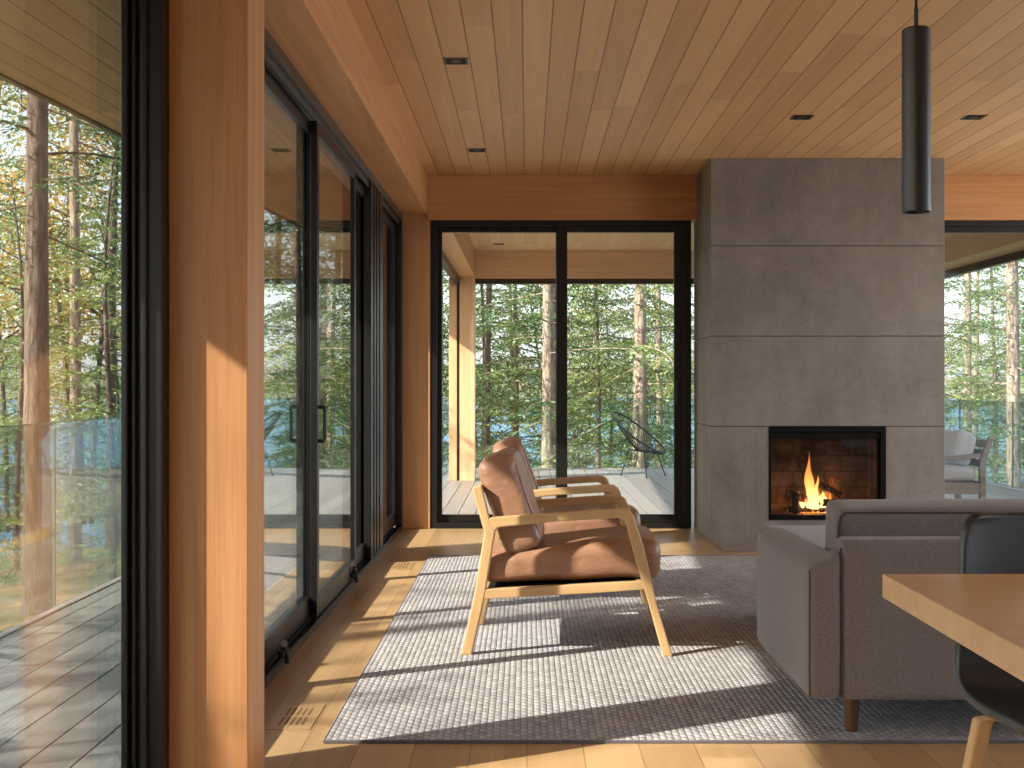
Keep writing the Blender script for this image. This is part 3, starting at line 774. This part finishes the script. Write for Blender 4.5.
# ------------------------------------------------------------------ pendant, downlights
PX, PY = .685, 2.2
pd = empty('pendant_lamp', (PX, PY, ZC), 'slim black cylinder pendant lamp hanging from a black cord', 'lamp')
ro = .0245
MB().lathe([(ro*.9, 1.405+.012), (ro-.001, 1.402), (ro, 1.403), (ro, 1.722), (ro-.002, 1.725), (.004, 1.726)], (PX, PY, 0), 40).build('shade', M['blacklamp'], pd, smooth=False)
bpy.data.objects['shade'].modifiers.new('b', 'EDGE_SPLIT')
for p in bpy.data.objects['shade'].data.polygons: p.use_smooth = True
MB().tube([(PX, PY, 1.73), (PX, PY, ZC-.02)], .0026, 8).build('cord', M['blacklamp'], pd, smooth=True)
MB().lathe([(.004, 1.73), (.004, 1.76), (.0028, 1.765)], (PX, PY, 0), 12).build('strain_relief', M['blacklamp'], pd)
MB().lathe([(.05, ZC-.025), (.05, ZC-.001)], (PX, PY, 0), 28).build('ceiling_rose', M['blacklamp'], pd)
dl = None
for (x, y, lb) in ((-.348, 6.13, 'square black recessed ceiling light nearest the camera, left of the lamp row'),
                   (-.339, 8.47, 'square black recessed ceiling light close to the far left window beam'),
                   (1.632, 7.42, 'square black recessed ceiling light in front of the chimney, left of the pendant lamp'),
                   (2.653, 7.42, 'square black recessed ceiling light in front of the chimney, right of the pendant lamp'),
                   (-.32, 14.15, 'small black recessed light in the porch ceiling outside')):
    if dl is None:
        dl = empty('recessed_light', (x, y, ZC), lb, 'ceiling light', 'recessed ceiling lights')
        rect_frame(MB(), -.06, .06, -.06, .06, -.004, -.0005, .01, .01, .01, .01)
        t = MB(); 
        for a in ((-.06, .06, -.06, -.048), (-.06, .06, .048, .06), (-.06, -.048, -.048, .048), (.048, .06, -.048, .048)): t.box(a[0], a[1], a[2], a[3], -.004, -.0003)
        t.build('bezel', M['black'], dl, local=True)
        MB().box(-.048, .048, -.048, .048, -.002, -.0005).build('baffle', M['iron'], dl, local=True)
        MB().lathe([(.026, -.0045), (.022, -.0021)], (0, 0, 0), 20).build('lens', M['blacklamp'], dl, local=True)
    else:
        c = copy_tree(dl); c.location = (x, y, ZC); c['label'] = lb

# ------------------------------------------------------------------ outdoor furniture
oc = empty('string_chair', (1.42, 15.6, -.05), 'round string lounge chair of dark cords on thin metal legs out on the deck', 'chair')
N = 52; ring = []; low = []
A = Vector((.335, .06, -.215)); B = Vector((.05, -.30, -.135)); C0 = Vector((-.02, 0, .535))
for k in range(N):
    t = 2*math.pi*k/N; w = 1-.16*math.cos(t)
    ring.append(C0+A*math.cos(t)+B*math.sin(t)*w)
    low.append(Vector((.05+.10*math.cos(t), .0-.10*math.sin(t), .315)))
MB().tube(ring, .0115, 8, closed=True).build('rim', M['cord'], oc, smooth=True, local=True)
MB().tube(low, .006, 6, closed=True).build('hub_ring', M['cord'], oc, smooth=True, local=True)
cd = MB()
for k in range(N):
    a, b = ring[k], low[k]; m_ = a.lerp(b, .55)+Vector((0, 0, -.03)); cd.tube([a, a.lerp(m_, .5)+Vector((0, 0, -.008)), m_, b], .0040, 4)
cd.build('string_seat', M['cord'], oc, local=True)
base = [Vector((.04+.185*math.cos(t), -.16*math.sin(t), .31-.02*math.cos(t))) for t in [2*math.pi*k/28 for k in range(28)]]
MB().tube(base, .007, 6, closed=True).build('base_ring', M['cord'], oc, smooth=True, local=True)
for a, b in (((-.14, .03, .33), (-.245, .05, 0)), ((.03, -.16, .31), (.04, -.32, 0)), ((.21, .04, .29), (.315, .08, 0))):
    MB().tube([a, b], .0075, 8).tube([b, (b[0], b[1], .012)], .013, 8).build('leg', M['cord'], oc, smooth=True, local=True)

tc = empty('patio_armchair', (3.45, 10.6, -.05), 'weathered teak armchair with white seat cushion, outside behind the chimney', 'armchair')
for y in (-.31, .27):
    MB().prism([(.28, 0), (.33, 0), (.33, .50), (.395, .70), (.355, .71), (.28, .52)], 'y', y, y+.04).build('leg', M['teak'], tc, bevel=.004, local=True)
    MB().prism([(-.37, 0), (-.32, 0), (-.32, .52), (-.37, .52)], 'y', y, y+.04).build('leg', M['teak'], tc, bevel=.004, local=True)
    MB().prism([(-.38, .515), (.10, .525), (.285, .545), (.285, .58), (.10, .555), (-.38, .55)], 'y', y-.01, y+.05).build('arm', M['teak'], tc, bevel=.006, local=True)
    MB().prism([(-.32, .25), (.28, .24), (.28, .335), (-.32, .345)], 'y', y+.005, y+.035).build('side_rail', M['teak'], tc, bevel=.003, local=True)
MB().box(-.36, -.33, -.27, .27, .25, .34).build('cross_rail', M['teak'], tc, local=True)
MB().box(.29, .32, -.27, .27, .25, .34).build('cross_rail', M['teak'], tc, local=True)
for z in (.62, .54, .46):
    MB().prism([(.345+(z-.6)*.3, z), (.37+(z-.6)*.3, z), (.385+(z-.6)*.3, z+.06), (.36+(z-.6)*.3, z+.06)], 'y', -.27, .27).build('back_slat', M['teak'], tc, local=True)
sl = MB()
for k in range(7): sl.box(-.32+k*.085, -.26+k*.085, -.27, .27, .325, .34)
sl.build('seat_slats', M['teak'], tc, local=True)
MB().soft((-.03, 0, .405), (.30, .262, .062), .045, (.004, .004, .012), 10).build('seat_cushion', M['white_cloth'], tc, smooth=True, local=True)
pw = MB().soft((0, 0, 0), (.085, .25, .145), .055, (.045, .0, .0), 12, Matrix.Rotation(math.radians(14), 3, 'Y'), .006, 7)
pw.v = [(x+3.45+.17, y+10.6, z-.05+.612) for x, y, z in pw.v]
props(pw.build('throw_pillow', M['white_cloth'], smooth=True), 'plump white pillow leaning on the back of the teak armchair outside', 'pillow')

# glass railings
def railing(name, p0, p1, n, label, thick=.014, ztop=.905, gap=.007):
    r = empty(name, (p0[0], p0[1], -.05), label, 'railing')
    p0 = Vector((*p0, 0)); p1 = Vector((*p1, 0)); d = (p1-p0)/n; u = d.normalized(); w = Vector((-u.y, u.x, 0))*thick/2
    for i in range(n):
        a = p0+d*i+u*gap/2; b = p0+d*(i+1)-u*gap/2
        vs = [a-w, b-w, b+w, a+w]; m = MB().add([(v.x, v.y, -.03) for v in vs]+[(v.x, v.y, ztop) for v in vs], [(0, 3, 2, 1), (4, 5, 6, 7), (0, 1, 5, 4), (1, 2, 6, 5), (2, 3, 7, 6), (3, 0, 4, 7)])
        g = m.build('glass_panel', M['railglass'], r)
        e = MB()
        for q in (a, b):
            q0 = q-u*.002; q1 = q+u*.002; e.add([(v.x, v.y, z) for z in (-.03, ztop+.001) for v in (q0-w, q1-w, q1+w, q0+w)], [(0, 3, 2, 1), (4, 5, 6, 7), (0, 1, 5, 4), (1, 2, 6, 5), (2, 3, 7, 6), (3, 0, 4, 7)])
        e.add([(v.x, v.y, z) for z in (ztop-.002, ztop+.002) for v in vs], [(0, 3, 2, 1), (4, 5, 6, 7), (0, 1, 5, 4), (1, 2, 6, 5), (2, 3, 7, 6), (3, 0, 4, 7)])
        e.build('polished_edge', M['glassedge'], g)
    a, b = p0-u*.02, p1+u*.02; w2 = w*3.2
    MB().add([(v.x, v.y, z) for z in (-.0499, -.045) for v in (a-w2, b-w2, b+w2, a+w2)], [(0, 3, 2, 1), (4, 5, 6, 7), (0, 1, 5, 4), (1, 2, 6, 5), (2, 3, 7, 6), (3, 0, 4, 7)]).build('base_channel', M['deck'], r)
    return r
railing('glass_railing', (-2.40, -1.25), (-2.40, 16.98), 12, 'frameless glass railing along the left side deck')
railing('glass_railing', (-2.34, 17.03), (5.24, 17.03), 5, 'frameless glass railing across the far end of the deck')
railing('glass_railing', (5.30, 10.3), (5.30, 16.98), 4, 'frameless glass railing on the right edge of the deck')

# ------------------------------------------------------------------ ground, lake, far shore
def gz(x, y):
    dx = max(-3.0-x, 0, x-6); dy = max(y-17.5, 0, -6-y); d = math.hypot(dx, dy)
    return -1.05-.135*max(0, d-1.5)+.15*math.sin(x*.5+1)*math.cos(y*.4)-.15
G = MB(); n = 90; L0, L1 = -60, 60
for j in range(n+1):
    for i in range(n+1):
        x = L0+(L1-L0)*i/n; y = -50+120*j/n; G.v.append((x, y, max(gz(x, y), -7)))
G.f = [(j*(n+1)+i, j*(n+1)+i+1, (j+1)*(n+1)+i+1, (j+1)*(n+1)+i) for j in range(n) for i in range(n)]
st('ground', G, M['ground'], smooth=True)
st('lake', MB().box(-900, 900, -300, 900, -6, -5), M['water'])
H = MB(); nn = 160
for i in range(nn+1):
    a = math.radians(-80+200*i/nn); R = 560
    x, y = R*math.sin(a), R*math.cos(a); h = 7+4*math.sin(i*.21)+2.5*math.sin(i*.63+1)+1.5*math.sin(i*1.9)
    H.v += [(x*.97, y*.97, -5.2), (x, y, h*.55), (x*1.06, y*1.06, h), (x*1.2, y*1.2, -6)]
H.f = [(4*i+k, 4*i+k+1, 4*i+k+5, 4*i+k+4) for i in range(nn) for k in range(3)]
st('far_shore', H, M['hill'], smooth=True)

# ------------------------------------------------------------------ trees
def mesh_np(name, V, F4, mat, smooth=False):
    me = bpy.data.meshes.new(name); V = np.asarray(V, np.float32); F = np.asarray(F4, np.int32)
    me.vertices.add(len(V)); me.vertices.foreach_set('co', V.ravel())
    me.loops.add(F.size); me.loops.foreach_set('vertex_index', F.ravel())
    me.polygons.add(len(F)); me.polygons.foreach_set('loop_start', np.arange(0, F.size, 4, dtype=np.int32))
    if smooth: me.polygons.foreach_set('use_smooth', np.ones(len(F), bool))
    me.update(calc_edges=True); me.materials.append(mat); return me
def tubes_np(paths, seg=5):
    V = []; F = []
    for pts, rad in paths:
        b = len(V); up = None; P = [Vector(p) for p in pts]
        for i, p in enumerate(P):
            d = (P[min(i+1, len(P)-1)]-P[max(i-1, 0)]).normalized()
            if up is None: up = d.orthogonal().normalized()
            up = (up-d*up.dot(d)).normalized(); w = d.cross(up)
            for k in range(seg):
                a = 2*math.pi*k/seg; V.append(p+(up*math.cos(a)+w*math.sin(a))*rad[i])
        for i in range(len(P)-1):
            for k in range(seg): F.append((b+i*seg+k, b+i*seg+(k+1) % seg, b+(i+1)*seg+(k+1) % seg, b+(i+1)*seg+k))
    return V, F
def cards(C, D, Nn, Ln, Wd):
    """diamond leaf cards: centre-bottom C, direction D, side dir Nn, lengths, widths"""
    n = len(C); V = np.empty((n, 4, 3), np.float32)
    V[:, 0] = C; V[:, 1] = C+D*(Ln*.5)[:, None]+Nn*(Wd*.5)[:, None]; V[:, 2] = C+D*Ln[:, None]; V[:, 3] = C+D*(Ln*.5)[:, None]-Nn*(Wd*.5)[:, None]
    return V.reshape(-1, 3), np.arange(n*4, dtype=np.int32).reshape(-1, 4)
def norm(a): return a/np.maximum(np.linalg.norm(a, axis=1, keepdims=True), 1e-6)
def hemlock(seed, h=16, cb=.15, R=3.4, tr=.17, nb=75, leaf=.11, lw=.04, tw=.16, lean=0):
    r = random.Random(seed); rs = np.random.RandomState(seed)
    ph = r.random()*6
    def axis(t): return Vector((lean*t*h*.1+.12*math.sin(t*5+ph)*t, .12*math.cos(t*4+ph)*t, t*h))
    trunk = [([axis(i/14)-Vector((0, 0, .6 if i == 0 else 0)) for i in range(15)], [tr*(1.25 if i == 0 else 1)*(1-.93*(i/14)**1.1)+.01 for i in range(15)])]
    br = []; C = []; D = []; Nn = []; Ln = []; Wd = []
    for b in range(nb):
        t = cb+(1-cb)*((b+.5)/nb)**.92; az = b*2.399+r.uniform(-.5, .5)
        L = R*(1-t)**.62*r.uniform(.55, 1.1)*(.55+.45*min(1, (t-cb)/.12+.3)); 
        if L < .25: L = .25
        p0 = axis(t); upa = r.uniform(-.30, .42)+.5*(t-.5)
        dr = r.uniform(.05, .12)
        hd = Vector((math.cos(az), math.sin(az), 0)); pts = []; ns = 7
        for i in range(ns):
            s = L*i/(ns-1); q = p0+hd*s+Vector((0, 0, s*upa-dr*s*s)); q += Vector((-hd.y, hd.x, 0))*(.07*math.sin(s*2+b)); pts.append(q)
        br.append((pts, [max(.005, tr*.16*(L/R)*(1-i/(ns-1))+.006) for i in range(ns)]))
        s = L*.12; side = 1
        while s < L:
            i = min(ns-2, int(s/L*(ns-1))); f = s/L*(ns-1)-i; q = pts[i].lerp(pts[i+1], f); d = (pts[i+1]-pts[i]).normalized()
            sd = Vector((-d.y, d.x, 0)).normalized()*side
            tl = (.20+.42*(L-s))*r.uniform(.5, 1.0); tl = min(tl, 1.1)
            if s < L*.25: tl *= .6
            td = (d*.75+sd*1.0+Vector((0, 0, r.uniform(-.75, .25)))).normalized()
            k = max(2, int(tl/(leaf*.38)))
            u = (np.arange(k)+rs.rand(k))/k
            base = np.array(q)[None]+np.array(td)[None]*(u*tl)[:, None]; base[:, 2] -= .18*(u*tl)**2
            sgn = np.where(np.arange(k) % 2 == 0, 1., -1.)
            nrm = np.array([td.y, -td.x, 0.])
            dd = np.array(td)[None]*.8+nrm[None]*sgn[:, None]*.75+rs.normal(0, .38, (k, 3))
            dd = norm(dd); nn = norm(np.cross(dd, np.array([0, 0, 1.])[None]+rs.normal(0, .95, (k, 3))))
            C.append(base); D.append(dd); Nn.append(nn); Ln.append(leaf*rs.uniform(.7, 1.35, k)*(1-.35*u)); Wd.append(lw*rs.uniform(.7, 1.3, k))
            side = -side; s += tw*r.uniform(.6, 1.2)
    V, F = cards(np.concatenate(C), np.concatenate(D), np.concatenate(Nn), np.concatenate(Ln), np.concatenate(Wd))
    tV, tF = tubes_np(trunk, 12); bV, bF = tubes_np(br, 4)
    nb_ = len(tV); bF = [tuple(i+nb_ for i in f) for f in bF]
    return tV+bV, tF+bF, V, F
def leafy(seed, h=9, R=2.6, tr=.08, nb=34, leaf=.11, stems=2):
    r = random.Random(seed); rs = np.random.RandomState(seed); br = []; C = []
    for s_ in range(stems):
        ph = r.random()*6; lx, ly = r.uniform(-.12, .12), r.uniform(-.12, .12)
        def axis(t): return Vector((lx*t*h+.2*math.sin(t*4+ph)*t+.15*s_, ly*t*h+.2*math.cos(t*3+ph)*t, t*h))
        br.append(([axis(i/10)-Vector((0, 0, .5 if i == 0 else 0)) for i in range(11)], [tr*(1-.9*i/10) for i in range(11)]))
        for b in range(nb//stems):
            t = r.uniform(.3, 1); az = r.uniform(0, 6.28); L = R*r.uniform(.3, 1)*(1.1-t*.6); p0 = axis(t)
            hd = Vector((math.cos(az), math.sin(az), r.uniform(.1, .6))); pts = [p0+hd*L*i/5+Vector((0, 0, -.05*(i/5*L)**2)) for i in range(6)]
            br.append((pts, [.022*(1-i/6)+.004 for i in range(6)]))
            for i in range(2, 6):
                k = 42; C.append(np.array(pts[i])[None]+rs.normal(0, 1, (k, 3))*np.array([.42, .42, .22])[None])
    C = np.concatenate(C); n = len(C); D = norm(rs.normal(0, 1, (n, 3))+np.array([0, 0, -.3])); Nn = norm(np.cross(D, rs.normal(0, 1, (n, 3))))
    V, F = cards(C, D, Nn, leaf*rs.uniform(.7, 1.2, n), leaf*.75*rs.uniform(.7, 1.2, n)); tV, tF = tubes_np(br, 7)
    return tV, tF, V, F
PROTO = {}
def proto(key, data, bark, leafm):
    tV, tF, V, F = data
    PROTO[key] = (mesh_np(key+'_trunk', [tuple(p) for p in tV], tF, M[bark], True), mesh_np(key+'_foliage', V, F, M[leafm]))
proto('h1', hemlock(1, 11, .06, 3.0, .085, 66, .095, .034, .075), 'bark', 'needle')
proto('h2', hemlock(2, 8, .02, 2.3, .06, 60, .09, .032, .07), 'bark', 'needle2')
proto('h3', hemlock(3, 17, .10, 3.0, .105, 62, .095, .034, .08), 'bark2', 'needle')
proto('h4', hemlock(4, 6, .01, 1.9, .045, 60, .075, .028, .065), 'bark', 'needle2')
proto('bare', hemlock(5, 19, .16, 3.0, .088, 52, .095, .034, .08), 'bark2', 'needle2')
proto('big', hemlock(6, 18, .235, 3.6, .145, 56, .085, .032, .10), 'bark', 'needle')
proto('map', leafy(7, 8.5, 2.5, .05, 48, .075, 3), 'bark', 'autumn')
proto('grn', leafy(9, 8, 2.6, .05, 44, .07, 3), 'bark', 'needle2')
proto('thin', hemlock(11, 17, .08, 3.6, .15, 34, .16, .07, .20), 'bark', 'needle')
def tree(name, key, x, y, label, group=None, rz=0, sc=1, cat='tree', dz=0):
    a, b = PROTO[key]
    e = empty(name, (x, y, max(gz(x, y), -5.2)+dz), label, cat, group, rz=rz); e.scale = (sc, sc, sc)
    for nm, me in (('trunk', a), ('foliage', b)):
        o = bpy.data.objects.new(nm, me); COL.objects.link(o); o.parent = e
    return e
def pxX(px, y): return (px-527)/1250*y
# individual trees
tree('conifer_tree', 'big', pxX(38, 13.7), 13.7, 'thick bare-trunked conifer right outside the left window', None, .6, .95)
tree('conifer_tree', 'bare', pxX(75, 19), 19, 'brown conifer trunk just right of the thickest one in the left window', None, 2, .95)
tree('maple_tree', 'map', pxX(75, 24), 24, 'slender maple with yellow leaves seen through the left window', None, 1.0, 1.25, dz=1.2)
tree('maple_tree', 'map', pxX(15, 27), 27, 'yellow maple behind the thickest trunk at the left picture edge', None, 3.0, 1.2, dz=1.2)
tree('conifer_tree', 'h3', pxX(547, 22), 22, 'sunlit straight conifer trunk left of the middle bar of the far window', None, .2, 1)
tree('conifer_tree', 'h3', pxX(641, 22), 22.4, 'sunlit thick conifer trunk behind the string chair', None, 1.2, 1.15)
tree('conifer_tree', 'h3', pxX(1014, 20), 20, 'conifer with tall trunk at the right picture edge, beyond the deck', None, 4.0, 1.0)
tree('conifer_tree', 'h1', pxX(487, 26), 26, 'leafy conifer just right of the porch post', None, 2.2, 1)
tree('conifer_tree', 'h1', pxX(515, 29), 29, 'thin-trunked conifer between the porch post and the nearest straight trunk', None, .5, .9)
tree('young_conifer', 'h4', pxX(112, 16.5), 16.5, 'young bright conifer against the frame of the left window', None, 0, .95)
tree('young_conifer', 'h4', pxX(2, 17.5), 18, 'young bright conifer at the left picture edge, beside the thickest trunk', None, 2.5, .95)
tree('young_conifer', 'h4', pxX(598, 23), 23.5, 'young bright conifer left of the string chair, beyond the railing', None, 1, 1.1)
tree('young_conifer', 'h4', pxX(960, 20), 21, 'young conifer beyond the teak armchair', None, 1, 1.0)
tree('conifer_tree', 'h1', pxX(112, 21), 21, 'dark leafy conifer close to the frame of the left window, behind the young one', None, 3.1, 1.1)
# the stand behind
rr = random.Random(21)
spots = []; tries = 0
while len(spots) < 42 and tries < 6000:
    tries += 1
    y = rr.uniform(24, 44); px = rr.choice([rr.uniform(-60, 140), rr.uniform(430, 700), rr.uniform(930, 1060), rr.uniform(300, 440), rr.uniform(430, 700)])
    x = pxX(px, y)
    if all((x-a)**2+(y-b)**2 > 4.0 for a, b in spots): spots.append((x, y))
for x, y in spots:
    k = rr.choice(['h1', 'h2', 'h1', 'h3', 'h4', 'h2', 'grn' if y > 30 else 'h1'])
    side = 'left' if x < -6 else ('right' if x > 6 else 'far')
    deep = (y-24)/20
    nm, kd = ('leafy_tree', 'leafy green tree') if k == 'grn' else ('conifer_tree', 'green conifer')
    tree(nm, k, x, y, kd+{'left': ' in the thick stand beyond the left side deck', 'right': ' in the stand by the lake right of the chimney', 'far': ' in the thick stand beyond the far railing'}[side],
         {'left': kd+'s beyond the left deck', 'right': kd+'s right of the chimney', 'far': kd+'s beyond the far railing'}[side], rr.uniform(0, 6.28), rr.uniform(.8, 1.15))
for (px, y, k, sc_) in ((252, 25, 'h1', 1.15), (276, 29, 'h3', 1.0), (300, 24, 'h1', 1.1), (335, 30, 'h1', 1.15)):
    tree('conifer_tree', k, pxX(px, y), y, 'green conifer seen only through the sliding glass doors on the left', 'conifers through the sliding doors', px*.1, sc_)
# trees on the sunny side that dapple the light
for (x, y, k, s, rz) in ((-10.2, .4, 'thin', .95, 0), (-13.5, -4.2, 'thin', 1.0, 2), (-20, -7.0, 'thin', 1.1, 1)):
    tree('conifer_tree', k, x, y, 'sparse conifer on the sunny left side of the house, out of view', 'conifers on the sunny side', rz, s)
tree('conifer_tree', 'h1', -8.0, -1.95, 'dense conifer standing close on the sunny left side of the house, added out of view for shade', None, 1, 1.0)  # unseen tree, added to shade the near floor
tree('conifer_tree', 'h3', -10.5, -3.7, 'tall conifer behind the dense one on the sunny left side, added out of view for shade', None, 2, 1.0)  # another tree put in out of view to darken the same floor strip
for (x, y, s, rz) in ((-5.4, -1.6, .80, 1), (-5.2, -.4, .78, 0), (-5.5, .8, .84, 2), (-5.2, 2.0, .80, 4), (-5.5, 3.2, .82, 5), (-5.3, 4.4, .76, 3)):  # unseen low trees, put in to keep sun off the left deck
    tree('young_conifer', 'h4', x, y, 'low young conifer close beside the left deck, added out of view for shade', 'low conifers beside the left deck', rz, s)
